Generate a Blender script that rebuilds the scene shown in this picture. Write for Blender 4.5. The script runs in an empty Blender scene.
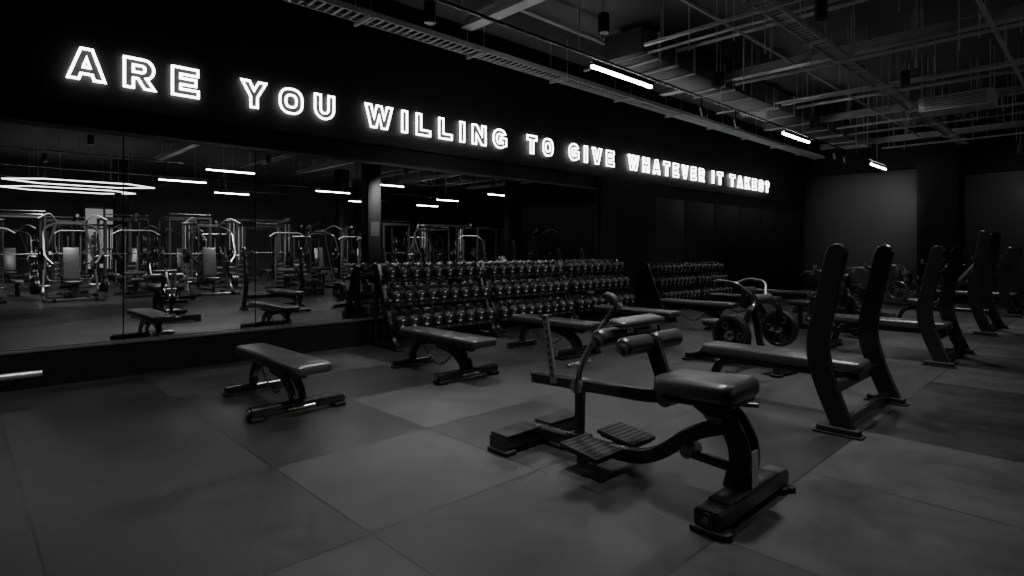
import bpy, bmesh, math, random
from mathutils import Vector, Matrix
random.seed(7)
scene = bpy.context.scene
W = 7.67

# ------------------------------------------------------------------ materials
def new_mat(name):
    m = bpy.data.materials.new(name); m.use_nodes = True
    nt = m.node_tree
    return m, nt, nt.nodes['Principled BSDF']

def mat(name, col, rough=0.5, metal=0.0, var=0.15, scale=12.0, bump=0.0, bscale=200.0, spec=0.5):
    m, nt, b = new_mat(name)
    tc = nt.nodes.new('ShaderNodeTexCoord')
    n = nt.nodes.new('ShaderNodeTexNoise'); n.inputs['Scale'].default_value = scale
    n.inputs['Detail'].default_value = 4
    nt.links.new(tc.outputs['Object'], n.inputs['Vector'])
    r = nt.nodes.new('ShaderNodeMapRange')
    r.inputs['To Min'].default_value = 1 - var; r.inputs['To Max'].default_value = 1 + var
    nt.links.new(n.outputs['Fac'], r.inputs['Value'])
    mul = nt.nodes.new('ShaderNodeVectorMath'); mul.operation = 'SCALE'
    mul.inputs[0].default_value = (col, col, col)
    nt.links.new(r.outputs['Result'], mul.inputs['Scale'])
    nt.links.new(mul.outputs['Vector'], b.inputs['Base Color'])
    r2 = nt.nodes.new('ShaderNodeMath'); r2.operation = 'MULTIPLY'
    r2.inputs[1].default_value = rough
    nt.links.new(r.outputs['Result'], r2.inputs[0])
    nt.links.new(r2.outputs[0], b.inputs['Roughness'])
    b.inputs['Metallic'].default_value = metal
    b.inputs['Specular IOR Level'].default_value = spec
    if bump > 0:
        n2 = nt.nodes.new('ShaderNodeTexNoise'); n2.inputs['Scale'].default_value = bscale
        nt.links.new(tc.outputs['Object'], n2.inputs['Vector'])
        bp = nt.nodes.new('ShaderNodeBump'); bp.inputs['Strength'].default_value = bump
        bp.inputs['Distance'].default_value = 0.002
        nt.links.new(n2.outputs['Fac'], bp.inputs['Height'])
        nt.links.new(bp.outputs['Normal'], b.inputs['Normal'])
    return m

def emis(name, s):
    m, nt, b = new_mat(name)
    b.inputs['Base Color'].default_value = (.8, .8, .8, 1)
    b.inputs['Emission Color'].default_value = (1, 1, 1, 1)
    b.inputs['Emission Strength'].default_value = s
    return m

M_FRAME = mat('black_powder_coat', 0.008, 0.26, 0.0, bump=.15, bscale=400, spec=.8)
M_GREY = mat('satin_grey_steel', 0.20, 0.32, 0.8)
M_RACKG = mat('dark_frame_paint', 0.07, 0.22, 0.5)
M_CHROME = mat('chrome_steel', 0.7, 0.2, 1.0, var=.08)
M_BRUSH = mat('brushed_steel', 0.6, 0.42, 0.7, var=.08)
M_PAD = mat('black_vinyl', 0.030, 0.30, 0, bump=.35, bscale=260, spec=.85)
M_RUB = mat('black_rubber', 0.010, 0.6, 0, bump=.2, spec=.3)
M_PLATE = mat('rubber_plate', 0.008, 0.34, 0, spec=.6)
M_MARK = mat('white_print', 0.45, 0.5, 0)
M_WALL = mat('black_painted_wall', 0.005, 0.6, 0, var=.2, scale=2, spec=.25)
M_WALLG = mat('dark_grey_wall', 0.022, 0.5, 0, var=.3, scale=1.2, bump=.1, bscale=40)
M_PANEL = mat('dark_satin_panel', 0.006, 0.55, 0.0, scale=1, spec=.3)
M_CEIL = mat('dark_soffit', 0.085, 0.85, 0, var=.5, scale=1.5, bump=.3, bscale=20)
M_STRUT = mat('galvanised_steel', 0.40, 0.45, 0.3, var=.3, scale=6)
M_DUCT = mat('painted_duct', 0.05, 0.5, 0.2, var=.2, scale=3)
M_LED = emis('led_tube_glow', 36)
M_UPFILL = emis('added_uplight_fill', 24)  # upward glow added to brighten the ceiling
M_FRAMELED = emis('led_frame_glow', 5)
M_NEON = emis('neon_glow', 11)
M_LITWALL = emis('lit_wall_glow', .22)  # emission standing in for a brightly lit stretch of wall

mm, nt, b = new_mat('mirror_glass')
b.inputs['Base Color'].default_value = (.76, .76, .76, 1)
b.inputs['Metallic'].default_value = 1
n = nt.nodes.new('ShaderNodeTexNoise'); n.inputs['Scale'].default_value = 3
r = nt.nodes.new('ShaderNodeMapRange'); r.inputs['To Min'].default_value = .0; r.inputs['To Max'].default_value = .004
nt.links.new(n.outputs['Fac'], r.inputs['Value']); nt.links.new(r.outputs['Result'], b.inputs['Roughness'])
M_MIRROR = mm

# floor
mf, nt, b = new_mat('rubber_floor_tiles')
L = nt.links; N = nt.nodes
geo = N.new('ShaderNodeNewGeometry'); sep = N.new('ShaderNodeSeparateXYZ'); L.new(geo.outputs['Position'], sep.inputs[0])
def math_n(op, a, bb=None, c=None):
    x = N.new('ShaderNodeMath'); x.operation = op
    for i, v in enumerate((a, bb, c)):
        if v is None: continue
        if isinstance(v, (int, float)): x.inputs[i].default_value = v
        else: L.new(v, x.inputs[i])
    return x.outputs[0]
def axis(o, off, p):
    t = math_n('DIVIDE', math_n('SUBTRACT', o, off), p)
    fl = math_n('FLOOR', t); fr = math_n('SUBTRACT', t, fl)
    d = math_n('MULTIPLY', math_n('MINIMUM', fr, math_n('SUBTRACT', 1.0, fr)), p)
    return fl, d
fx, dx = axis(sep.outputs[0], 0.29, 1.19)
fy, dy = axis(sep.outputs[1], 2.53, 1.2)
dmin = math_n('MINIMUM', dx, dy)
seam = math_n('LESS_THAN', dmin, 0.007)
cmb = N.new('ShaderNodeCombineXYZ'); L.new(fx, cmb.inputs[0]); L.new(fy, cmb.inputs[1]); cmb.inputs[2].default_value = 4.0
wn = N.new('ShaderNodeTexWhiteNoise'); wn.noise_dimensions = '3D'; L.new(cmb.outputs[0], wn.inputs['Vector'])
tile = math_n('MULTIPLY_ADD', wn.outputs['Value'], 0.85, 0.55)
no = N.new('ShaderNodeTexNoise'); no.inputs['Scale'].default_value = 1.3; no.inputs['Detail'].default_value = 10; no.inputs['Roughness'].default_value = .75
L.new(geo.outputs['Position'], no.inputs['Vector'])
no2 = N.new('ShaderNodeTexNoise'); no2.inputs['Scale'].default_value = 140; no2.inputs['Detail'].default_value = 2
L.new(geo.outputs['Position'], no2.inputs['Vector'])
v = math_n('MULTIPLY', tile, math_n('MAXIMUM', math_n('MULTIPLY_ADD', no.outputs['Fac'], 3.2, -0.6), 0.15))
v = math_n('MULTIPLY', v, math_n('MULTIPLY_ADD', no2.outputs['Fac'], 1.2, 0.4))
v = math_n('MULTIPLY', v, 0.0225)
v = math_n('MULTIPLY', v, math_n('SUBTRACT', 1.0, math_n('MULTIPLY', seam, 0.85)))
cc = N.new('ShaderNodeCombineXYZ')
for i in range(3): L.new(v, cc.inputs[i])
L.new(cc.outputs[0], b.inputs['Base Color'])
b.inputs['Specular IOR Level'].default_value = .5
L.new(math_n('MULTIPLY_ADD', wn.outputs['Value'], 0.14, math_n('MULTIPLY_ADD', no.outputs['Fac'], 0.40, 0.17)), b.inputs['Roughness'])
bp = N.new('ShaderNodeBump'); bp.inputs['Strength'].default_value = .35; bp.inputs['Distance'].default_value = .002
L.new(math_n('SUBTRACT', no2.outputs['Fac'], math_n('MULTIPLY', seam, 3.0)), bp.inputs['Height'])
L.new(bp.outputs['Normal'], b.inputs['Normal'])
M_FLOOR = mf

# ------------------------------------------------------------------ mesh builder
class MB:
    def __init__(s): s.v = []; s.f = []; s.m = []; s.sm = []; s.mats = []
    def mi(s, m):
        if m not in s.mats: s.mats.append(m)
        return s.mats.index(m)
    def add(s, verts, faces, m, smooth=False):
        o = len(s.v); s.v += [tuple(p) for p in verts]; k = s.mi(m)
        for f in faces: s.f.append([i + o for i in f]); s.m.append(k); s.sm.append(smooth)
    def bm(s, bm_, m, mtx=None, smooth=False):
        bm_.verts.index_update()
        vs = [(mtx @ v.co if mtx else v.co.copy()) for v in bm_.verts]
        s.add(vs, [[v.index for v in f.verts] for f in bm_.faces], m, smooth); bm_.free()
    def box(s, c, size, m, rot=(0, 0, 0), bev=0.0, seg=2):
        b_ = bmesh.new(); bmesh.ops.create_cube(b_, size=1)
        for v in b_.verts: v.co = Vector((v.co.x*size[0], v.co.y*size[1], v.co.z*size[2]))
        if bev > 0: bmesh.ops.bevel(b_, geom=b_.edges[:], offset=min(bev, min(size)*.48), segments=seg, affect='EDGES', profile=.5)
        R = Matrix.Translation(c) @ (Matrix.Rotation(rot[2], 4, 'Z') @ Matrix.Rotation(rot[1], 4, 'Y') @ Matrix.Rotation(rot[0], 4, 'X'))
        s.bm(b_, m, R, smooth=bev > 0 and seg > 2)
    def cyl(s, a, b, r, m, n=16, r2=None, bev=0.0):
        a = Vector(a); b = Vector(b); d = b - a
        r2 = r if r2 is None else r2
        q = d.to_track_quat('Z', 'Y').to_matrix().to_4x4(); M = Matrix.Translation(a) @ q
        l = d.length
        prof = [(0, 0), (r - bev, 0), (r, bev), (r2, l - bev), (r2 - bev, l), (0, l)] if bev > 0 else [(0, 0), (r, 0), (r2, l), (0, l)]
        s.lathe(prof, M, m, n)
    def lathe(s, prof, M, m, n=24, smooth=True):
        vs = []; fs = []; idx = []
        for (r, z) in prof:
            if r < 1e-6: idx.append([len(vs)]); vs.append(M @ Vector((0, 0, z)))
            else:
                idx.append(list(range(len(vs), len(vs) + n)))
                for i in range(n):
                    t = 2*math.pi*i/n; vs.append(M @ Vector((r*math.cos(t), r*math.sin(t), z)))
        for A, B in zip(idx[:-1], idx[1:]):
            for i in range(n):
                j = (i + 1) % n
                if len(A) == 1 and len(B) == 1: continue
                if len(A) == 1: fs.append([A[0], B[j], B[i]])
                elif len(B) == 1: fs.append([A[i], A[j], B[0]])
                else: fs.append([A[i], A[j], B[j], B[i]])
        s.add(vs, fs, m, smooth)
    def sweep(s, pts, w, h, m, ref=(1, 0, 0), rnd=False, closed=False, n=10, taper=None):
        """w measured along ref, h measured perpendicular to ref and path"""
        pts = [Vector(p) for p in pts]; ref = Vector(ref).normalized()
        if rnd: prof = [(.5*w*math.cos(2*math.pi*i/n), .5*h*math.sin(2*math.pi*i/n)) for i in range(n)]
        else:
            c = min(w, h)*.14; a = w/2; bb = h/2
            prof = [(a, -bb+c), (a, bb-c), (a-c, bb), (-a+c, bb), (-a, bb-c), (-a, -bb+c), (-a+c, -bb), (a-c, -bb)]
        k = len(prof); P = len(pts); vs = []; fs = []
        for i, p in enumerate(pts):
            if closed: d1 = (p - pts[i-1]).normalized(); d2 = (pts[(i+1) % P] - p).normalized()
            else:
                d1 = (p - pts[i-1]).normalized() if i > 0 else (pts[1] - p).normalized()
                d2 = (pts[i+1] - p).normalized() if i < P-1 else d1
            t = d1 + d2
            t = t.normalized() if t.length > 1e-5 else d1
            sx = ref - t*ref.dot(t)
            if sx.length < 1e-4: sx = Vector((0, 0, 1)) - t*t.z
            sx.normalize(); sy = t.cross(sx)
            sc = 1/max(.5, t.dot(d1)); tp = taper[i] if taper else 1
            for (x, y) in prof: vs.append(p + sx*x*tp + sy*y*sc*tp)
        for i in range(P if closed else P-1):
            j = (i+1) % P
            for q in range(k): fs.append([i*k+q, i*k+(q+1) % k, j*k+(q+1) % k, j*k+q])
        if not closed: fs.append(list(range(k))[::-1]); fs.append([(P-1)*k+q for q in range(k)])
        s.add(vs, fs, m, rnd)
    def pad(s, c, size, m, rot=(0, 0, 0), bev=.025, taper=0.0):
        b_ = bmesh.new(); bmesh.ops.create_cube(b_, size=1)
        for v in b_.verts:
            tx = 1 - taper if v.co.y > 0 else 1
            v.co = Vector((v.co.x*size[0]*tx, v.co.y*size[1], v.co.z*size[2]))
        vert = [e for e in b_.edges if abs(e.verts[0].co.z - e.verts[1].co.z) > size[2]*.5]
        bmesh.ops.bevel(b_, geom=vert, offset=min(size[0], size[1])*.2, segments=4, affect='EDGES', profile=.5)
        b_.edges.ensure_lookup_table()
        hor = [e for e in b_.edges if abs(e.verts[0].co.z - e.verts[1].co.z) < 1e-5]
        bmesh.ops.bevel(b_, geom=hor, offset=min(bev, size[2]*.45), segments=3, affect='EDGES', profile=.5)
        R = Matrix.Translation(c) @ (Matrix.Rotation(rot[2], 4, 'Z') @ Matrix.Rotation(rot[1], 4, 'Y') @ Matrix.Rotation(rot[0], 4, 'X'))
        s.bm(b_, m, R, smooth=True)
    def plate(s, c, ax, r, th, m=None, n=32):
        """olympic plate with rim, recessed face, hand grips and centre hub"""
        m = m or M_PLATE
        q = Vector(ax).to_track_quat('Z', 'Y').to_matrix().to_4x4(); M = Matrix.Translation(c) @ q
        h = th/2
        prof = [(.026, -h*.8), (r*.28, -h*.8), (r*.3, -h*.3), (r*.78, -h*.3), (r*.84, -h), (r*.97, -h), (r, -h*.7), (r, h*.7), (r*.97, h), (r*.84, h), (r*.78, h*.3), (r*.3, h*.3), (r*.28, h*.8), (.026, h*.8)]
        s.lathe(prof, M, m, n)
        for sg in (-1, 1):
            s.lathe([(.027, sg*(h*.82)), (.027+r*.14, sg*(h*.82))], M, M_CHROME, 20)
            for a in range(3):
                t = a*2.094
                cx = r*.55*math.cos(t); cy = r*.55*math.sin(t)
                s.lathe([(r*.13, sg*h*.32), (r*.17, sg*h*.55), (r*.21, sg*h*.32)], M @ Matrix.Translation((cx, cy, 0)), M_GREY, 12)
            s.lathe([(r*.865, sg*(h+.0008)), (r*.925, sg*(h+.0008))], M, M_GREY, n)
    def make(s, name, loc=(0, 0, 0), rotz=0, parent=None):
        me = bpy.data.meshes.new(name); me.from_pydata(s.v, [], s.f)
        for m in s.mats: me.materials.append(m)
        me.polygons.foreach_set('material_index', s.m); me.polygons.foreach_set('use_smooth', s.sm)
        me.update()
        o = bpy.data.objects.new(name, me); bpy.context.collection.objects.link(o)
        o.location = loc; o.rotation_euler = (0, 0, rotz)
        if parent: o.parent = parent
        bm_ = bmesh.new(); bm_.from_mesh(me); bmesh.ops.recalc_face_normals(bm_, faces=bm_.faces[:]); bm_.to_mesh(me); bm_.free()
        try: me.set_sharp_from_angle(angle=math.radians(40))
        except Exception: pass
        return o

def rc(pts, r, n=6):
    """round the corners of a polyline"""
    pts = [Vector(p) for p in pts]; out = [pts[0]]
    for i in range(1, len(pts)-1):
        p = pts[i]; a = pts[i-1]-p; b = pts[i+1]-p
        d = min(r, a.length*.48, b.length*.48)
        A = p + a.normalized()*d; B = p + b.normalized()*d
        for k in range(n+1):
            t = k/n; out.append(A*(1-t)**2 + p*2*t*(1-t) + B*t*t)
    out.append(pts[-1]); return out

def clone(o, loc, rotz=0, sc=(1, 1, 1)):
    c = o.copy(); bpy.context.collection.objects.link(c); c.location = loc; c.rotation_euler = (0, 0, rotz); c.scale = sc; return c

# ------------------------------------------------------------------ room shell
def simple(name, lo, hi, m, bev=0):
    mb = MB(); c = [(a+b)/2 for a, b in zip(lo, hi)]; mb.box((0, 0, 0), [b-a for a, b in zip(lo, hi)], m, bev=bev)
    return mb.make(name, c)
X0, X1, Y0, ZC = -8, 24.5, -19, 5.2
simple('floor', (X0, Y0, -.1), (X1, W+.2, 0), M_FLOOR)
simple('ceiling', (X0, Y0, ZC), (X1, W+.2, ZC+.1), M_CEIL)
simple('wall_left', (X0, W+.02, 0), (X1, W+.2, ZC), M_WALL)
simple('wall_right', (X0, Y0-.2, 0), (X1, Y0, ZC), M_WALLG)
simple('wall_back', (X0-.2, Y0, 0), (X0, W+.2, ZC), M_WALLG)
simple('wall_far', (22, 4.1, 0), (X1, W+.02, ZC), M_WALLG)
simple('wall_far_recess', (X1, Y0, 0), (X1+.2, W+.2, ZC), M_WALLG)
simple('wall_column', (21.0, 3.1, 0), (22.0, 4.12, ZC), M_WALL)
simple('trim_bulkhead', (21.6, 4.12, 3.95), (22.0, W-.03, ZC), M_WALL)
simple('trim_bulkhead_recess', (24.1, Y0, 3.9), (X1, 4.1, ZC), M_WALL)
simple('wall_fascia', (X0, W-.03, 2.96), (22.0, W+.02, ZC), M_WALL)
simple('trim_plinth', (X0, W-.12, 0), (10.0, W+.02, .36), M_WALL)
simple('trim_ledge', (X0, W-.13, .36), (10.0, W+.02, .38), M_GREY)
simple('wall_pilaster', (9.98, W-.14, 0), (12.0, W+.02, 2.96), M_WALL)
simple('trim_mirror_top', (X0, W-.05, 2.66), (9.98, W+.02, 2.70), M_RACKG)
mbm = MB()
x = 1.37 - 1.43*6
while x < 9.9:
    w = min(1.43, 9.96-x)
    mbm.box((x+w/2, W-.012, 1.523), (w-.012, .02, 2.27), M_MIRROR)
    x += 1.43
mbm.make('wall_mirror')
mbp = MB()
x = 12.0
while x < 21.2:
    mbp.box((x+.78, W-.01, 1.33), (1.54, .04, 2.62), M_PANEL, bev=.008)
    x += 1.56
mbp.make('wall_panelling')
simple('baseboard_far', (21.97, 4.12, 0), (22.0, W-.1, .12), M_WALL)

for (cx, cy) in [(10.7, -3.0), (17.5, -2.8), (5.2, -14.2), (13.5, -10.5)]:
    mb = MB(); mb.box((0, 0, ZC/2), (.5, .5, ZC-.002), M_WALL, bev=.01)
    mb.box((0, .256, 2.1), (.34, .01, .5), M_RACKG)
    mb.make('concrete_column', (cx, cy, 0))
mb = MB()
for q in range(2):
    mb.box((-.4+.8*q, 0, 1.9), (.7, .04, 2.9), M_LITWALL)  # glowing panels put in for the lit wall
for q in range(3): mb.box((-.8+.8*q, .02, 1.9), (.08, .1, 3.1), M_FRAME)
for z in (.38, 1.4, 2.4, 3.4): mb.box((0, .02, z), (1.7, .1, .07), M_FRAME)
mb.make('lit_wall_panel_1', (5.35, Y0+.03, 0))  # lit patch of wall, its brightness made by emission

# ------------------------------------------------------------------ sign
def arc(cx, cy, rx, ry, a0, a1, n=12, e=1.0):
    o = []
    for i in range(n+1):
        t = math.radians(a0+(a1-a0)*i/n); c = math.cos(t); s_ = math.sin(t)
        o.append((cx+rx*math.copysign(abs(c)**e, c), cy+ry*math.copysign(abs(s_)**e, s_)))
    return o
Lt = {
 'A': (1.1, [[(0,0),(.38,1),(.72,1),(1.1,0),(.78,0),(.72,.18),(.38,.18),(.32,0)], [(.45,.40),(.65,.40),(.55,.72)]]),
 'R': (1.0, [[(0,0),(0,1),(.6,1)]+arc(.66,.67,.31,.33,80,-60,8)+[(.72,.36),(1.0,0),(.66,0),(.45,.33),(.29,.33),(.29,0)], [(.29,.55),(.29,.78),(.6,.78),(.67,.72),(.67,.61),(.6,.55)]]),
 'E': (.94, [[(0,0),(0,1),(.92,1),(.92,.77),(.29,.77),(.29,.62),(.85,.62),(.85,.40),(.29,.40),(.29,.23),(.94,.23),(.94,0)]]),
 'Y': (1.08, [[(0,1),(.34,1),(.54,.66),(.75,1),(1.08,1),(.69,.40),(.69,0),(.39,0),(.39,.40)]]),
 'O': (1.1, [arc(.55,.5,.55,.5,0,345,23,.8), arc(.55,.5,.26,.25,0,345,23,.8)]),
 'U': (1.0, [[(0,1),(.29,1)]+arc(.5,.42,.21,.19,180,360,8)+[(.71,1),(1,1)]+arc(.5,.42,.5,.42,0,-180,14)]),
 'W': (1.52, [[(0,1),(.3,1),(.47,.40),(.62,1),(.9,1),(1.05,.40),(1.22,1),(1.52,1),(1.22,0),(.92,0),(.76,.58),(.6,0),(.3,0)]]),
 'I': (.3, [[(0,0),(0,1),(.3,1),(.3,0)]]),
 'L': (.88, [[(0,1),(.29,1),(.29,.24),(.88,.24),(.88,0),(0,0)]]),
 'N': (1.02, [[(0,0),(0,1),(.32,1),(.74,.45),(.74,1),(1.02,1),(1.02,0),(.71,0),(.28,.55),(.28,0)]]),
 'G': (1.08, [arc(.53,.5,.53,.5,32,310,20,.9)+[(1.06,.14),(1.06,.55),(.56,.55),(.56,.35),(.77,.35),(.77,.27)]+arc(.53,.5,.25,.26,300,45,14,.9)]),
 'T': (1.0, [[(0,1),(1,1),(1,.76),(.65,.76),(.65,0),(.35,0),(.35,.76),(0,.76)]]),
 'V': (1.08, [[(0,1),(.33,1),(.54,.33),(.76,1),(1.08,1),(.71,0),(.37,0)]]),
 'H': (1.0, [[(0,0),(0,1),(.29,1),(.29,.62),(.71,.62),(.71,1),(1,1),(1,0),(.71,0),(.71,.38),(.29,.38),(.29,0)]]),
 'K': (1.05, [[(0,0),(0,1),(.29,1),(.29,.6),(.66,1),(1.02,1),(.62,.58),(1.05,0),(.7,0),(.42,.38),(.29,.26),(.29,0)]]),
 'S': (.98, [[(.96,.68),(.93,.88),(.75,1),(.25,1),(.04,.88),(.02,.66),(.1,.5),(.3,.43),(.62,.38),(.68,.3),(.6,.22),(.38,.22),(.3,.33),(0,.33),(.04,.1),(.22,0),(.75,0),(.95,.13),(.98,.34),(.9,.5),(.7,.57),(.38,.62),(.31,.7),(.4,.78),(.58,.78),(.66,.68)]]),
 '?': (.88, [[(0,.68),(.04,.9),(.2,1),(.65,1),(.85,.88),(.87,.66),(.76,.52),(.58,.42),(.56,.32),(.28,.32),(.29,.45),(.4,.55),(.55,.63),(.57,.72),(.5,.78),(.36,.78),(.29,.68)], [(.28,0),(.28,.19),(.56,.19),(.56,0)]]),
}
words = [('ARE', .87, 2.12), ('YOU', 2.62, 3.86), ('WILLING', 4.36, 7.2), ('TO', 7.74, 8.45), ('GIVE', 8.94, 10.45),
         ('WHATEVER', 11.0, 14.5), ('IT', 14.95, 15.55), ('TAKES?', 16.0, 18.7)]
H = .325; Z0 = 3.37 - H/2
mb = MB()
for w_, a, b_ in words:
    tot = sum(Lt[c][0] for c in w_); gap = .18
    sx = (b_-a-gap*(len(w_)-1))/tot
    if sx > H*.92: gap = (b_-a-tot*H*.92)/(len(w_)-1); sx = H*.92
    x = a
    for c in w_:
        for loop in Lt[c][1]:
            P = [(x+px*sx, W-.065, Z0+pz*H) for px, pz in loop]
            mb.sweep(P, .028, .028, M_NEON, ref=(0, 1, 0), rnd=True, closed=True, n=6)
        mb.cyl((x+.1*sx, W-.065, Z0+.02), (x+.1*sx, W-.03, Z0+.02), .004, M_FRAME, 6)
        x += Lt[c][0]*sx + gap
mb.make('neon_sign')

# ------------------------------------------------------------------ flat bench
def build_flat_bench():
    mb = MB()
    mb.pad((0, -.02, .415), (.34, 1.46, .085), M_PAD, bev=.03, taper=.12)
    mb.box((0, 0, .365), (.24, 1.3, .02), M_FRAME, bev=.004)
    mb.sweep([(0, -.52, .33), (0, .58, .33)], .07, .05, M_FRAME)
    for sx in (-.045, .045):
        mb.sweep(rc([(sx, .05, .33), (sx, -.22, .30), (sx, -.40, .18), (sx, -.43, .06)], .2), .03, .095, M_FRAME)
    mb.sweep([(-.40, -.43, .07), (.40, -.43, .07)], .10, .08, M_FRAME, ref=(0, 1, 0))
    for sx in (-1, 1):
        mb.box((sx*.36, -.43, .018), (.1, .14, .036), M_RUB, bev=.01)
        mb.cyl((sx*.40, -.43, .07), (sx*.425, -.43, .07), .034, M_FRAME, bev=.005)
        mb.cyl((sx*.425, -.43, .07), (sx*.429, -.43, .07), .02, M_CHROME)
    mb.cyl((-.12, -.49, .06), (.12, -.49, .06), .014, M_CHROME, 10)
    mb.sweep(rc([(0, .30, .33), (0, .48, .30), (0, .60, .16), (0, .60, .06)], .15), .07, .07, M_FRAME)
    mb.sweep([(-.26, .60, .05), (.26, .60, .05)], .07, .06, M_FRAME, ref=(0, 1, 0))
    for sx in (-1, 1):
        mb.box((sx*.24, .60, .012), (.08, .09, .024), M_RUB, bev=.006)
    pts = [(0, .42 - .66*t, .30 - .50*math.sin(math.pi*t)*.42) for t in [i/22 for i in range(23)]]
    for q in range(23):
        p = pts[q]; mb.box((p[0], p[1], p[2]), (.03 if q % 2 else .010, .034, .010 if q % 2 else .03), M_GREY, bev=.004)
    return mb.make('flat_bench')
fb = build_flat_bench(); fb.location = (2.13, 5.27, 0)
for bx, dy, rz in [(4.0, 0, 0), (5.9, 0.03, .01), (7.85, 0.05, -.01), (9.8, .02, 0), (11.75, .05, .01), (13.7, .0, 0)]:
    clone(fb, (bx, 5.27+dy, 0), rz)

# ------------------------------------------------------------------ dumbbell racks
def build_rack(name, L_, cols):
    mb = MB()
    tiers = [.30, .66, 1.0]
    for sx in (-L_/2+.04, L_/2-.04):
        mb.sweep(rc([(sx, -.42, .04), (sx, -.30, .10), (sx, .10, 1.12), (sx, .12, 1.16)], .08), .07, .10, M_FRAME)
        mb.sweep([(sx, -.46, .035), (sx, .22, .035)], .08, .07, M_FRAME)
        mb.sweep([(sx, .18, .05), (sx, .13, 1.08)], .06, .05, M_FRAME)
        mb.box((sx, -.45, .015), (.1, .08, .03), M_RUB, bev=.006)
    for t, z in enumerate(tiers):
        yc = -.23 + t*.13
        for dyy in (-.10, .10):
            mb.sweep([(-L_/2+.02, yc+dyy, z+dyy*.25), (L_/2-.02, yc+dyy, z+dyy*.25)], .045, .03, M_FRAME, ref=(0, 1, 0))
        mb.box((0, yc-.135, z-.045), (L_-.1, .012, .05), M_FRAME, rot=(.25, 0, 0))
        for q in range(cols):
            xx = -L_/2+.16 + (L_-.32)*q/(cols-1)
            mb.box((xx, yc-.143, z-.045), (.05, .004, .025), M_GREY, rot=(.25, 0, 0))
    rack = mb.make(name)
    mb = MB()
    for t, z in enumerate(tiers):
        yc = -.23 + t*.13
        for i in range(cols):
            xx = -L_/2+.14 + (L_-.28)*i/(cols-1)
            r = [.092, .082, .07][t]*random.uniform(.96, 1.03)
            cz = z + .02 + r
            for sg in (-1, 1):
                c0 = Vector((xx, yc+sg*.075, cz+sg*.019)); c1 = Vector((xx, yc+sg*.165, cz+sg*.042))
                d = (c1-c0); q = d.to_track_quat('Z', 'Y').to_matrix().to_4x4(); Mx = Matrix.Translation(c0) @ q; l = d.length
                mb.lathe([(0, 0), (r*.8, 0), (r, .012), (r, l-.012), (r*.90, l), (r*.78, l)], Mx, M_PLATE, 18)
                mb.lathe([(r*.78, l), (r*.72, l+.001)], Mx, M_RACKG, 18)
                mb.lathe([(r*.72, l), (r*.26, l-.004)], Mx, M_PLATE, 18)
                mb.lathe([(r*.26, l-.004), (0, l+.003)], Mx, M_GREY, 18)
                mb.box(Mx @ Vector((0, r*.50, l)), (r*.5, .004, r*.2), M_MARK)
                mb.box(Mx @ Vector((0, -r*.50, l)), (r*.5, .004, r*.2), M_MARK)
            mb.cyl((xx, yc-.09, cz-.022), (xx, yc+.09, cz+.022), .016, M_CHROME, 10)
    mb.make('dumbbells', parent=rack)
    return rack
def clone_rack(r_, loc, sc=(1, 1, 1)):
    c = clone(r_, loc, 0, sc)
    for ch in r_.children:
        cc_ = ch.copy(); bpy.context.collection.objects.link(cc_); cc_.parent = c
    return c
rk = build_rack('dumbbell_rack', 1.93, 9)
rk.location = (5.33, 7.24, 0)
for bx in (7.29, 9.25): clone_rack(rk, (bx, 7.24, 0))
for bx in (12.15, 13.85): clone_rack(rk, (bx, 7.24, 0), (.86, .92, .90))

# ------------------------------------------------------------------ foreground abdominal bench (along y)
mb = MB()
def S(pts, w, h, m=M_FRAME, r=.08, **k): mb.sweep(rc(pts, r) if len(pts) > 2 else pts, w, h, m, **k)
S([(-.42, 1.38, .075), (.42, 1.38, .075)], .14, .09, ref=(0, 1, 0))
mb.box((0, 1.38, .125), (.6, .12, .012), M_FRAME, bev=.004)
for sx in (-1, 1):
    mb.box((sx*.38, 1.38, .016), (.12, .18, .032), M_RUB, bev=.01)
    mb.cyl((sx*.40, 1.30, .0), (sx*.40, 1.30, .03), .035, M_RUB, 16)
    mb.cyl((sx*.42, 1.38, .075), (sx*.435, 1.38, .075), .035, M_FRAME, 16)
    mb.cyl((sx*.435, 1.38, .075), (sx*.438, 1.38, .075), .018, M_GREY, 16)
for sx in (-.05, .05):
    S([(sx, 1.42, .10), (sx, 1.37, .30), (sx, 1.44, .46), (sx, 1.62, .56)], .03, .12, r=.14)
S([(0, 1.42, .10), (0, 1.38, .30), (0, 1.45, .45), (0, 1.60, .54)], .07, .06, r=.14)
mb.box((0, 1.33, .22), (.075, .012, .2), M_MARK)
S([(0, 1.44, .44), (0, 1.66, .36), (0, 1.98, .10), (0, 2.9, .075)], .07, .085, r=.22)
S([(0, 1.40, .20), (0, 1.72, .22)], .04, .05)
mb.cyl((-.06, 1.70, .24), (.06, 1.70, .24), .04, M_GREY, 18)
S([(-.40, 2.92, .075), (.40, 2.92, .075)], .16, .09, ref=(0, 1, 0))
mb.box((-.22, 2.92, .127), (.34, .17, .02), M_RUB, bev=.008); mb.box((.22, 2.92, .127), (.34, .17, .02), M_RUB, bev=.008)
for sx in (-1, 1):
    mb.box((sx*.36, 2.92, .016), (.1, .2, .032), M_RUB, bev=.01)
for sx in (-1, 1):
    mb.box((sx*.19, 2.28, .15), (.26, .30, .03), M_RUB, rot=(.12, 0, 0), bev=.008)
    mb.box((sx*.19, 2.28, .128), (.22, .26, .02), M_FRAME, rot=(.12, 0, 0))
    for q in range(7): mb.box((sx*.19, 2.16+.04*q, .166+.0048*(q-3)), (.23, .010, .004), M_RUB, rot=(.12, 0, 0))
S([(-.3, 2.28, .10), (.3, 2.28, .10)], .05, .05, ref=(0, 1, 0))
S([(0, 2.53, .08), (0, 2.52, .47)], .055, .06)
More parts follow.
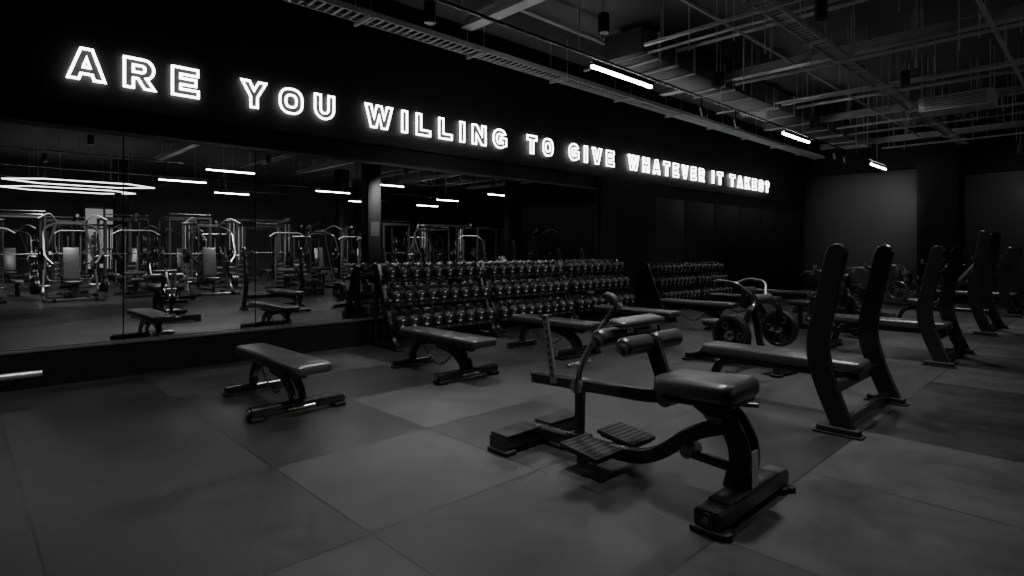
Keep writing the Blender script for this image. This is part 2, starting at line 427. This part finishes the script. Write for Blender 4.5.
mb.box((0, 2.53, .12), (.1, .16, .05), M_FRAME, bev=.01)
S([(0, 2.95, .46), (0, 1.95, .50), (0, 1.72, .56)], .06, .075, r=.1)
mb.box((0, 2.957, .46), (.062, .014, .078), M_CHROME, bev=.004)
mb.cyl((-.05, 2.52, .47), (.05, 2.52, .47), .05, M_GREY, 20)
S([(-.05, 2.72, .46), (-.05, 2.80, .92)], .014, .05, M_GREY)
for q in range(8): mb.cyl((-.062, 2.728+.0087*q*1.0, .52+.05*q), (-.038, 2.728+.0087*q, .52+.05*q), .010, M_FRAME, 10)
S([(.0, 2.75, .47), (.0, 2.83, .91)], .022, .022, M_BRUSH, rnd=True)
mb.box((-.025, 2.815, .92), (.08, .06, .02), M_FRAME, bev=.004)
S([(-.03, 2.52, .46), (-.03, 2.50, .60), (-.03, 2.36, .84), (-.03, 2.22, 1.00), (-.03, 2.17, 1.05)], .04, .04, M_GREY, r=.12, rnd=True)
S([(-.03, 2.27, .945), (-.03, 2.19, 1.035), (-.03, 2.22, 1.09), (-.03, 2.28, 1.10)], .05, .05, M_RUB, r=.04, rnd=True)
mb.cyl((-.14, 2.515, .62), (.10, 2.515, .62), .014, M_CHROME, 12)
S([(0, 1.82, .50), (0, 1.89, .66), (0, 1.96, .84)], .045, .10, r=.1)
mb.cyl((-.06, 1.84, .52), (.06, 1.84, .52), .055, M_GREY, 20)
mb.cyl((-.31, 1.97, .83), (.33, 1.97, .83), .014, M_CHROME, 12)
mb.cyl((-.31, 2.15, .86), (.33, 2.15, .86), .014, M_CHROME, 12)
S([(0, 1.97, .83), (0, 2.15, .86)], .04, .05)
for (yy, zz) in ((1.97, .83), (2.15, .86)):
    for a, c in ((-.29, -.035), (.035, .30)):
        mb.cyl((a, yy, zz), (c, yy, zz), .056, M_PAD, 24, bev=.012)
        mb.lathe([(0, 0), (.034, 0)], Matrix.Translation(((a-.001) if a < 0 else c+.001, yy, zz)) @ Matrix.Rotation(math.pi/2, 4, 'Y'), M_GREY, 20)
mb.pad((0, 2.06, .95), (.46, .13, .045), M_PAD, rot=(.15, 0, 0), bev=.02)
mb.pad((0, 1.62, .62), (.41, .52, .115), M_PAD, rot=(-.05, 0, 0), bev=.045, taper=.18)
mb.box((0, 1.60, .555), (.32, .42, .03), M_FRAME, rot=(-.05, 0, 0), bev=.006)
for sx in (-1, 1):
    S([(sx*.10, 1.55, .53), (sx*.20, 1.50, .50), (sx*.22, 1.40, .51)], .028, .028, M_FRAME, r=.05, rnd=True)
mb.make('abdominal_bench', (3.08, 0, 0))

# ------------------------------------------------------------------ olympic bench press
def build_press(incl=False, top=1.42):
    mb = MB()
    hw = .66
    for sx in (-hw, hw):
        path = rc([(sx, -.08, .02), (sx, .04, .30), (sx, .13, .62), (sx, .07, .95), (sx, -.02, top-.04)], .3, 8)
        n_ = len(path)
        mb.sweep(path, .055, .165, M_FRAME, taper=[1-.10*abs(i/(n_-1)-.4)*2 for i in range(n_)])
        mb.cyl((sx-.027, -.02, top-.05), (sx+.027, -.02, top-.05), .074, M_FRAME, 20, bev=.01)
        for z, yy in ((1.22, .02), (1.02, .06), (.84, .09)):
            mb.box((sx, yy+.085, z), (.05, .07, .02), M_FRAME, rot=(.4, 0, 0), bev=.004)
            mb.box((sx, yy+.118, z+.03), (.05, .014, .05), M_GREY, bev=.004)
        mb.box((sx, -.03, .035), (.08, .30, .05), M_RUB, bev=.012, seg=3)
        mb.box((sx, -.03, .008), (.11, .34, .016), M_RUB, bev=.006)
    mb.sweep([(-hw, .06, .30), (hw, .06, .30)], .06, .08, M_FRAME, ref=(0, 1, 0))
    mb.sweep([(-hw, -.04, .07), (hw, -.04, .07)], .06, .06, M_FRAME, ref=(0, 1, 0))
    mb.sweep(rc([(0, .0, .33), (0, 1.0, .33), (0, 1.24, .30), (0, 1.32, .07)], .14), .075, .07, M_FRAME)
    mb.sweep([(-.28, 1.33, .05), (.28, 1.33, .05)], .08, .06, M_FRAME, ref=(0, 1, 0))
    for sx in (-.25, .25): mb.box((sx, 1.33, .012), (.08, .1, .024), M_RUB, bev=.006)
    if incl:
        mb.pad((0, .42, .80), (.28, .95, .075), M_PAD, rot=(-math.radians(52), 0, 0), bev=.028)
        mb.pad((0, .95, .44), (.30, .42, .075), M_PAD, rot=(.12, 0, 0), bev=.028)
        mb.sweep([(0, .15, .33), (0, .2, .85)], .06, .06, M_FRAME)
    else:
        mb.pad((0, .66, .42), (.32, 1.42, .09), M_PAD, bev=.03)
        mb.box((0, .68, .368), (.22, 1.2, .02), M_FRAME)
    return mb.make('incline_press_bench' if incl else 'olympic_press_bench')
pb = build_press(); pb.location = (5.48, 1.47, 0)
clone(pb, (9.12, 1.47, 0))
ib = build_press(True, 1.68); ib.location = (12.72, 1.47, 0)
clone(pb, (16.3, 1.47, 0))

# ------------------------------------------------------------------ plate loaded machine
def build_row(name='plate_loaded_row_machine'):
    mb = MB()
    mb.sweep([(0, -.60, .07), (0, .60, .07)], .08, .09, M_FRAME)
    for yy, hw in ((-.60, .3), (.60, .34)):
        mb.sweep([(-hw, yy, .05), (hw, yy, .05)], .08, .07, M_FRAME, ref=(0, 1, 0))
        for s_ in (-1, 1): mb.box((s_*hw, yy, .015), (.09, .11, .03), M_RUB, bev=.006)
    mb.sweep(rc([(0, -.35, .07), (0, -.35, .42)], .1), .07, .07, M_FRAME)
    mb.pad((0, -.35, .47), (.28, .36, .08), M_PAD, bev=.03)
    mb.sweep(rc([(0, .25, .08), (0, .16, .5), (0, .10, .9)], .2), .06, .07, M_FRAME)
    mb.pad((0, .05, .82), (.22, .08, .26), M_PAD, rot=(-.12, 0, 0), bev=.03)
    for s_ in (-1, 1):
        mb.sweep(rc([(s_*.10, .22, .80), (s_*.30, .28, .72), (s_*.38, .22, .50), (s_*.38, .16, .42)], .1), .05, .06, M_FRAME)
        mb.sweep(rc([(s_*.12, .20, .84), (s_*.30, .10, 1.0), (s_*.34, -.16, 1.03), (s_*.22, -.26, .96)], .08), .034, .034, M_GREY, ref=(0, 0, 1), rnd=True)
        mb.cyl((s_*.34, .16, .42), (s_*.62, .16, .42), .025, M_CHROME, 14)
        for q, r in enumerate((.225, .225)):
            mb.plate((s_*(.48+.05*q), .16, .42), (s_, 0, 0), r, .042)
        mb.box((s_*.2, .50, .16), (.22, .22, .02), M_RUB, rot=(.5, 0, 0), bev=.005)
    mb.cyl((-.16, .22, .82), (.16, .22, .82), .05, M_GREY, 16)
    return mb.make(name)
rm = build_row(); rm.location = (6.90, 3.10, 0); rm.rotation_euler = (0, 0, math.pi-.14)
for p, rz in [((10.55, 3.40), math.pi), ((13.5, 3.7), .0), ((16.6, 3.7), math.pi), ((19.2, 3.0), 0)]:
    clone(rm, (p[0], p[1], 0), rz)

# ------------------------------------------------------------------ barbell on low stand near mirror
mb = MB()
mb.cyl((-1.62, 0, .25), (.18, 0, .25), .014, M_BRUSH, 14)
for a, c in ((-2.04, -1.62), (.18, .60)): mb.cyl((a, 0, .25), (c, 0, .25), .028, M_BRUSH, 20, bev=.004)
for a in (-1.62, .18): mb.cyl((a-.015, 0, .25), (a+.015, 0, .25), .038, M_BRUSH, 20)
for xx in (-1.3, -.3):
    mb.box((xx, 0, .015), (.1, .4, .03), M_FRAME, bev=.006)
    for s_ in (-1, 1): mb.sweep([(xx, s_*.16, .02), (xx, s_*.02, .235)], .05, .03, M_FRAME)
mb.make('barbell_on_stand', (0, 6.9, 0))

# ------------------------------------------------------------------ machines reflected in the mirror
G = M_RACKG
def build_rackcage():
    mb = MB(); hx, hy, z = .6, .65, 2.45
    for sx in (-hx, hx):
        for sy in (-hy, hy): mb.sweep([(sx, sy, 0), (sx, sy, z)], .075, .075, M_FRAME if sy < 0 else G)
        mb.sweep([(sx, -hy, z-.04), (sx, hy, z-.04)], .07, .07, G); mb.sweep([(sx, -hy, .04), (sx, hy+.3, .04)], .07, .07, M_FRAME)
        mb.sweep([(sx, -hy, .75), (sx, hy, .75)], .04, .05, M_CHROME)
        for zz in (.4, .85, 1.3, 1.7):
            g = 1 if sx > 0 else -1
            mb.cyl((sx, -hy, zz), (sx+g*.26, -hy, zz), .024, M_CHROME, 10)
            mb.plate((sx+g*.1, -hy, zz), (1, 0, 0), .21, .05, n=20); mb.plate((sx+g*.17, -hy, zz), (1, 0, 0), .17, .05, n=20)
    for sy in (-hy, hy):
        mb.sweep([(-hx, sy, z-.04), (hx, sy, z-.04)], .07, .07, G, ref=(0, 1, 0))
    mb.cyl((-1.0, hy+.1, 1.25), (1.0, hy+.1, 1.25), .015, M_CHROME, 10)
    for s_ in (-1, 1):
        mb.box((s_*hx, hy+.08, 1.22), (.06, .12, .04), M_CHROME)
        mb.plate((s_*.85, hy+.1, 1.25), (1, 0, 0), .22, .06, n=24)
    mb.cyl((-hx, hy, z+.08), (hx, hy, z+.08), .016, M_CHROME, 10)
    mb.pad((0, .1, .43), (.3, 1.1, .08), M_PAD); mb.sweep([(0, -.35, .36), (0, .55, .36)], .06, .06, M_FRAME)
    for yy in (-.3, .5): mb.sweep([(0, yy, 0), (0, yy, .36)], .06, .06, M_FRAME)
    return mb.make('power_rack')
def build_cable():
    mb = MB()
    for s_ in (-1, 1):
        x = s_*1.0
        mb.sweep([(x-.16, 0, 0), (x-.16, 0, 2.4)], .06, .09, G); mb.sweep([(x+.16, 0, 0), (x+.16, 0, 2.4)], .06, .09, G)
        mb.box((x, 0, .05), (.5, .6, .1), M_FRAME, bev=.01); mb.box((x, 0, 2.4), (.44, .16, .1), M_FRAME, bev=.01)
        for q in range(16): mb.box((x, 0, .16+.05*q), (.2, .11, .042), M_FRAME if q % 4 else M_GREY, bev=.004)
        for g in (-.07, .07): mb.cyl((x+g, 0, .1), (x+g, 0, 2.35), .014, M_BRUSH, 8)
        mb.cyl((x, .0, 1.0), (x, .0, 2.35), .004, M_CHROME, 6)
        mb.box((x-s_*.02, .12, 1.2), (.1, .1, .2), M_FRAME, bev=.02)
        mb.cyl((x-s_*.0, .18, 1.22), (x, .18, .95), .004, M_CHROME, 6)
        mb.cyl((x-.07, .18, .93), (x+.07, .18, .93), .016, M_RUB, 8)
    mb.sweep([(-1.0, 0, 2.45), (1.0, 0, 2.45)], .07, .1, M_FRAME, ref=(0, 1, 0))
    mb.sweep(rc([(-.35, .05, 2.43), (-.2, .25, 2.35), (.2, .25, 2.35), (.35, .05, 2.43)], .1), .03, .03, M_CHROME, ref=(0, 0, 1), rnd=True)
    return mb.make('cable_crossover')
def build_lat():
    mb = MB()
    mb.sweep([(0, -.7, .05), (0, .8, .05)], .09, .09, M_FRAME)
    for yy in (-.7, .8): mb.sweep([(-.4, yy, .04), (.4, yy, .04)], .08, .08, M_FRAME, ref=(0, 1, 0))
    mb.sweep(rc([(0, -.6, .05), (0, -.6, 2.3), (0, .25, 2.4)], .25), .08, .1, G)
    for s_ in (-.12, .12): mb.sweep([(s_*1.3, -.42, .08), (s_*1.3, -.42, 1.8)], .03, .05, M_GREY)
    for q in range(18): mb.box((0, -.42, .14+.05*q), (.22, .12, .042), M_FRAME if q % 3 else M_GREY)
    mb.cyl((0, .2, 2.38), (0, .2, 1.95), .004, M_CHROME, 6)
    mb.sweep(rc([(-.6, .2, 1.82), (-.42, .2, 1.95), (.42, .2, 1.95), (.6, .2, 1.82)], .08), .03, .03, M_BRUSH, ref=(0, 1, 0), rnd=True)
    mb.sweep([(0, .25, .05), (0, .25, .48)], .07, .07, M_FRAME)
    mb.pad((0, .25, .5), (.34, .4, .08), M_PAD, bev=.03)
    mb.sweep([(0, .0, .1), (0, 0, .68)], .06, .06, M_FRAME)
    mb.cyl((-.28, .02, .68), (.28, .02, .68), .06, M_PAD, 16, bev=.01)
    return mb.make('lat_pulldown_machine')
def build_chest():
    mb = MB()
    for s_ in (-1, 1):
        mb.sweep(rc([(s_*.45, -.6, .05), (s_*.45, .7, .05)], .1), .08, .08, M_FRAME)
        mb.sweep(rc([(s_*.62, .7, .05), (s_*.62, -.1, .05), (s_*.55, -.5, 1.2), (s_*.30, -.35, 2.15)], .4), .06, .08, G)
        mb.sweep(rc([(s_*.32, -.35, 2.1), (s_*.62, -.1, 1.95), (s_*.62, .28, 1.2), (s_*.45, .42, 1.0)], .2), .05, .06, G)
        mb.sweep(rc([(s_*.30, -.35, 2.15), (s_*.5, .1, 2.38), (s_*.75, .3, 2.2)], .2), .035, .035, M_BRUSH, rnd=True)
        mb.cyl((s_*.42, .42, 1.02), (s_*.20, .46, 1.02), .018, M_RUB, 10)
        mb.cyl((s_*.5, -.1, 1.2), (s_*.85, -.1, 1.2), .024, M_BRUSH, 12)
        mb.sweep([(s_*.52, -.1, 1.88), (s_*.52, -.1, 1.2)], .05, .05, M_FRAME)
        for q in range(2): mb.plate((s_*(.62+.06*q), -.1, 1.2), (1, 0, 0), .22, .05, n=24)
        mb.cyl((s_*.45, -.35, .4), (s_*.9, -.35, .4), .024, M_BRUSH, 12)
        for q in range(3): mb.plate((s_*(.70+.06*q), -.35, .4), (1, 0, 0), .22, .05, n=24)
    mb.sweep([(-.3, -.35, 2.12), (.3, -.35, 2.12)], .07, .09, G, ref=(0, 1, 0))
    mb.sweep([(-.62, .6, .05), (.62, .6, .05)], .07, .08, G, ref=(0, 1, 0)); mb.sweep([(-.5, -.4, .35), (.5, -.4, .35)], .07, .08, G, ref=(0, 1, 0))
    mb.sweep([(0, -.5, .3), (0, .3, .42)], .08, .08, M_FRAME); mb.sweep([(0, .3, .0), (0, .3, .45)], .07, .07, M_FRAME)
    mb.pad((0, .15, .5), (.42, .46, .09), M_PAD, bev=.03)
    mb.pad((0, -.18, 1.0), (.38, .10, .9), M_PAD, rot=(.18, 0, 0), bev=.035)
    mb.sweep([(0, -.5, .3), (0, -.28, 1.3)], .07, .07, M_FRAME)
    return mb.make('chest_press_machine')
pr = build_rackcage(); cb = build_cable(); lt = build_lat(); ch = build_chest()
ch.location = (2.35, -4.4, 0); lt.location = (3.9, -4.9, 0); cb.location = (8.2, -6.6, 0); pr.location = (1.4, -7.6, 0)
clone(ch, (5.7, -3.9, 0), .05)
clone(lt, (8.2, -4.4, 0)); clone(ch, (10.7, -6.9, 0)); clone(pr, (13.0, -5.6, 0)); clone(cb, (15.8, -5.6, 0)); clone(ch, (13.2, -3.0, 0))
clone(pr, (18.6, -6.4, 0)); clone(lt, (15.9, -7.8, 0)); clone(pr, (4.2, -8.2, 0)); clone(cb, (7.6, -9.8, 0)); clone(lt, (11, -9.6, 0))
clone(lt, (.6, -5.2, 0)); clone(pr, (2.9, -11.2, 0)); clone(ch, (7.4, -13.6, 0)); clone(cb, (10.8, -13.8, 0)); clone(pr, (21.2, -7.4, 0)); clone(ch, (15.2, -11.6, 0))
clone(pr, (-.9, -8.8, 0)); clone(cb, (.1, -11.4, 0)); clone(pr, (18.4, -9.9, 0)); clone(lt, (12.9, -8.7, 0)); clone(ch, (20.3, -3.6, 0))
clone(lt, (15.6, -3.6, 0)); clone(ch, (19.0, -12.5, 0)); clone(pr, (5.6, -6.3, 0)); clone(lt, (2.7, -6.5, 0)); clone(lt, (7.0, -7.9, 0)); clone(ch, (5.2, -11.6, 0))
clone(lt, (9.7, -4.9, 0)); clone(pr, (10.2, -11.6, 0)); clone(lt, (14.4, -9.8, 0)); clone(ch, (1.6, -14.2, 0)); clone(cb, (4.2, -15.8, 0))
for p in [(4.3, -2.0), (8.1, -2.1), (15.2, -1.5), (11.8, -1.3), (18.6, -3.8)]: clone(fb, (p[0], p[1], 0), .3)

# ------------------------------------------------------------------ ceiling services
def rod(mb, x, y, z0, z1=ZC, r=.006): mb.cyl((x, y, z0), (x, y, z1), r, M_STRUT, 6)
mb = MB(); y = 7.05; z = 4.52
for dy in (-.15, .15):
    mb.box((9.5, y+dy, z+.03), (24.4, .02, .08), M_STRUT)
x = -2.6
while x < 21.6: mb.box((x, y, z), (.03, .3, .012), M_STRUT); x += .12
for q in range(12):
    xx = -2+2*q
    mb.box((xx, y, z-.03), (.04, .44, .04), M_STRUT)
    for dy in (-.2, .2): rod(mb, xx, y+dy, z-.04)
for dy in (-.08, 0, .06): mb.cyl((-2.6, y+dy, z+.03), (21.5, y+dy, z+.03), .018, M_RUB, 8)
mb.make('cable_tray')
mb = MB(); y = 3.0; z = 4.42
for dy in (-.1, .1): mb.box((9.5, y+dy, z+.02), (23.0, .02, .07), M_STRUT)
x = -1.9
while x < 20.9: mb.box((x, y, z), (.03, .2, .012), M_STRUT); x += .12
for q in range(12):
    xx = -1+2*q
    if xx > 20.8: continue
    mb.box((xx, y, z-.03), (.04, .3, .04), M_STRUT)
    for dy in (-.14, .14): rod(mb, xx, y+dy, z-.04)
mb.make('cable_tray')
for i, bx in enumerate((.2, 5.6, 11.05, 16.4, 20.9)):
    mb = MB(); a, c = -10, 6.8
    mb.box((0, 0, .07), (.20, c-a, .02), M_STRUT); mb.box((0, 0, -.07), (.20, c-a, .02), M_STRUT); mb.box((0, 0, 0), (.02, c-a, .14), M_STRUT)
    q = a+.4
    while q < c:
        for s_ in (-.06, .06): mb.cyl((s_, q-(a+c)/2, .07), (s_, q-(a+c)/2, ZC-4.8), .009, M_STRUT, 6)
        q += 1.3
    mb.make('steel_ceiling_beam', (bx, (a+c)/2, 4.8))
mb = MB()
for (xx, zz, r) in ((8.3, 4.65, .025), (9.2, 4.9, .035), (13.4, 4.7, .025), (14.8, 4.85, .04), (18.6, 4.7, .03)):
    mb.cyl((xx, -9, zz), (xx, 6.7, zz), r, M_STRUT, 8)
    for q in range(8): rod(mb, xx, -8+2*q, zz)
for (yy, zz, r) in ((1.2, 4.6, .03), (.6, 4.95, .05), (4.0, 4.75, .025), (6.1, 4.95, .03), (-1, 4.8, .03)):
    mb.cyl((-3, yy, zz), (21, yy, zz), r, M_STRUT, 8)
    for q in range(12): rod(mb, -2+2*q, yy, zz)
random.seed(3)
for q in range(60):
    xx = random.uniform(7, 20.5); yy = random.uniform(.8, 4.6); rod(mb, xx, yy, random.uniform(3.9, 4.6), r=.009)
for xx in (7.2, 10.1, 12.2, 15.6, 19.6):
    mb.box((xx, 1.2, 4.35), (.05, 7.0, .04), M_STRUT)
    for q in range(5): rod(mb, xx, -2+1.6*q, 4.35, r=.008)
mb.make('ceiling_pipework')
mb = MB()
mb.box((0, 0, 0), (13, .75, .42), M_DUCT, bev=.01)
for q in range(11): mb.box((-6+1.2*q, 0, 0), (.04, .8, .47), M_STRUT)
for q in range(6):
    for s_ in (-.42, .42): mb.cyl((-5.5+2.2*q, s_, -.23), (-5.5+2.2*q, s_, .36), .008, M_STRUT, 6)
    mb.box((-5.5+2.2*q, 0, -.24), (.04, .9, .03), M_STRUT)
mb.make('ventilation_duct', (14.6, 5.72, 4.84))
mb = MB()
mb.cyl((0, -9, 0), (0, 2.4, 0), .22, M_DUCT, 28)
for q in range(10): mb.cyl((0, -8.6+1.15*q, 0), (0, -8.56+1.15*q, 0), .235, M_STRUT, 28)
for q in range(5): rod(mb, 0, -8+2.3*q, .2, ZC-4.85)
mb.make('round_duct', (17.6, 0, 4.85))
mb = MB()
mb.box((0, 0, 0), (.6, 1.1, .28), M_BRUSH, bev=.02)
for q in range(6): mb.box((-.302, 0, -.09+.035*q), (.012, .9, .012), M_FRAME)
for sx in (-.25, .25):
    for sy in (-.5, .5): mb.cyl((sx, sy, .1), (sx, sy, ZC-4.2), .01, M_STRUT, 6)
mb.make('air_conditioning_unit', (13.4, 2.0, 4.1))

def track(name, y, z, x0, x1, leds, spots=()):
    mb = MB(); mb.box(((x0+x1)/2, y, z+.12), (x1-x0, .035, .03), M_FRAME)
    q = x0+.5
    while q < x1: rod(mb, q, y, z+.12); q += 2
    for a, c in leds:
        mb.box(((a+c)/2, y, z+.018), (c-a, .07, .03), M_FRAME)
        mb.box(((a+c)/2, y, z-.012), (c-a-.04, .05, .035), M_LED, bev=.008)
        mb.box(((a+c)/2, y, z+.036), (c-a-.04, .045, .006), M_UPFILL)  # added strip glowing upward to lift the ceiling steelwork
        for s_ in (-.033, .033): mb.box(((a+c)/2, y+s_, z+.05), (c-a, .006, .045), M_FRAME)  # side lips added to hide the upward strip
        for e in (a+.1, c-.1): mb.cyl((e, y, z+.04), (e, y, z+.12), .006, M_STRUT, 6)
    for sx in spots:
        mb.cyl((sx, y, z+.11), (sx, y, z-.06), .012, M_FRAME, 8); mb.cyl((sx, y, z-.05), (sx+.03, y-.03, z-.22), .05, M_FRAME, 16, bev=.006)
    return mb.make(name)
track('led_track_light', 4.93, 3.9, 1.5, 21.5, [(6.25, 7.75), (12.85, 14.4), (19.4, 21.0)], (9.3, 10.6, 16.2, 17.0))
track('led_track_light', -4.4, 3.9, 0, 21, [(5.7, 7.2), (11.5, 13), (17.5, 19)])
track('led_track_light', -8.4, 3.9, 0, 21, [(5.3, 6.9), (11.2, 12.8), (17.6, 19)])
track('led_track_light', -12.2, 3.9, 0, 21, [(8.3, 9.8), (14.0, 15.5), (19, 20.5)])
mb = MB()
for q in range(2):
    y0 = -10.4 - 3.2*q
    mb.sweep([(1.2, y0, 3.75), (2.2, y0-.9, 3.75), (4.6, y0-.9, 3.75), (5.6, y0, 3.75), (4.6, y0+.9, 3.75), (2.2, y0+.9, 3.75)], .035, .035, M_FRAMELED, ref=(0, 0, 1), closed=True)
    for (a, c) in ((2.2, y0-.9), (4.6, y0-.9), (2.2, y0+.9), (4.6, y0+.9)): rod(mb, a, c, 3.77)
mb.make('led_frame_light')

def spot(x, y, z, energy, tgt=None, size=120, blend=1.0, fixture=True, rad=.12):
    if fixture:
        mb = MB(); mb.cyl((0, 0, .02), (0, 0, .26), .07, M_FRAME, 20, bev=.008); rod(mb, 0, 0, .26, ZC-z)
        o = mb.make('spotlight_can', (x, y, z))
    l = bpy.data.lights.new('spot_beam', 'SPOT'); l.energy = energy; l.spot_size = math.radians(size); l.spot_blend = blend; l.shadow_soft_size = rad
    lo = bpy.data.objects.new('spot_beam', l); bpy.context.collection.objects.link(lo)
    p = Vector((x, y, z-.03)); lo.location = p
    t = Vector(tgt) if tgt else Vector((x, y, 0))
    lo.rotation_euler = (t-p).to_track_quat('-Z', 'Y').to_euler()
    return lo
spot(3.84, 5.3, 3.9, 430, size=90)
spot(1.9, 2.5, 4.1, 720, tgt=(2.0, 3.2, 0), size=70)
spot(3.9, 2.3, 4.1, 600, size=74)
spot(5.6, .7, 4.1, 300, size=90)
spot(7.4, 2.4, 4.1, 620, size=86)
spot(11.4, 2.4, 4.1, 560, size=88)
spot(15.2, 2.4, 4.1, 540, size=90)
spot(.6, 5.3, 3.9, 260, tgt=(.5, 6.9, .3), size=80)  # lamp and can added to brighten the barbell sleeve and ledge
spot(8.6, 4.3, 3.9, 400, tgt=(8.4, 6.4, .8), size=85)
spot(5.7, 4.3, 4.0, 280, tgt=(5.9, 7.2, .8), size=75)
spot(12.8, 4.3, 3.9, 280, tgt=(12.9, 6.4, .2), size=70)
spot(18.6, 4.3, 3.9, 300, tgt=(22, 5.8, 2.3), size=64)
spot(20.3, 1.7, 3.9, 100, tgt=(24.5, 2.2, 2.0), size=90)
for xx in (2.5, 6.9, 11.3, 16.1): spot(xx, -2.5+(.8 if xx == 11.3 else 0), 4.0, 1200, tgt=(xx, -5.0, .9), size=95)  # added fill spots that brighten the machines in the mirror
for xx in (2, 7, 12, 17): spot(xx, -6.9, 4.0, 900, tgt=(xx, -9.0, .9), size=95)  # second added row of fill for the reflected machines
for xx in (3, 9, 15): spot(xx, -12.9, 4.0, 600, tgt=(xx, -14.2, .3), size=95)  # added fill for the deepest reflected rows

# ------------------------------------------------------------------ world / camera
w = bpy.data.worlds.new('World'); scene.world = w; w.use_nodes = True
w.node_tree.nodes['Background'].inputs[0].default_value = (.5, .5, .5, 1); w.node_tree.nodes['Background'].inputs[1].default_value = .02
cam = bpy.data.cameras.new('camera'); co = bpy.data.objects.new('camera', cam); bpy.context.collection.objects.link(co)
co.location = (0, 0, 1.4); co.rotation_euler = (math.pi/2, 0, math.radians(46.02-90))
cam.sensor_width = 36; cam.lens = 580/1024*36; cam.shift_y = -39/1024; cam.clip_start = .05
scene.camera = co
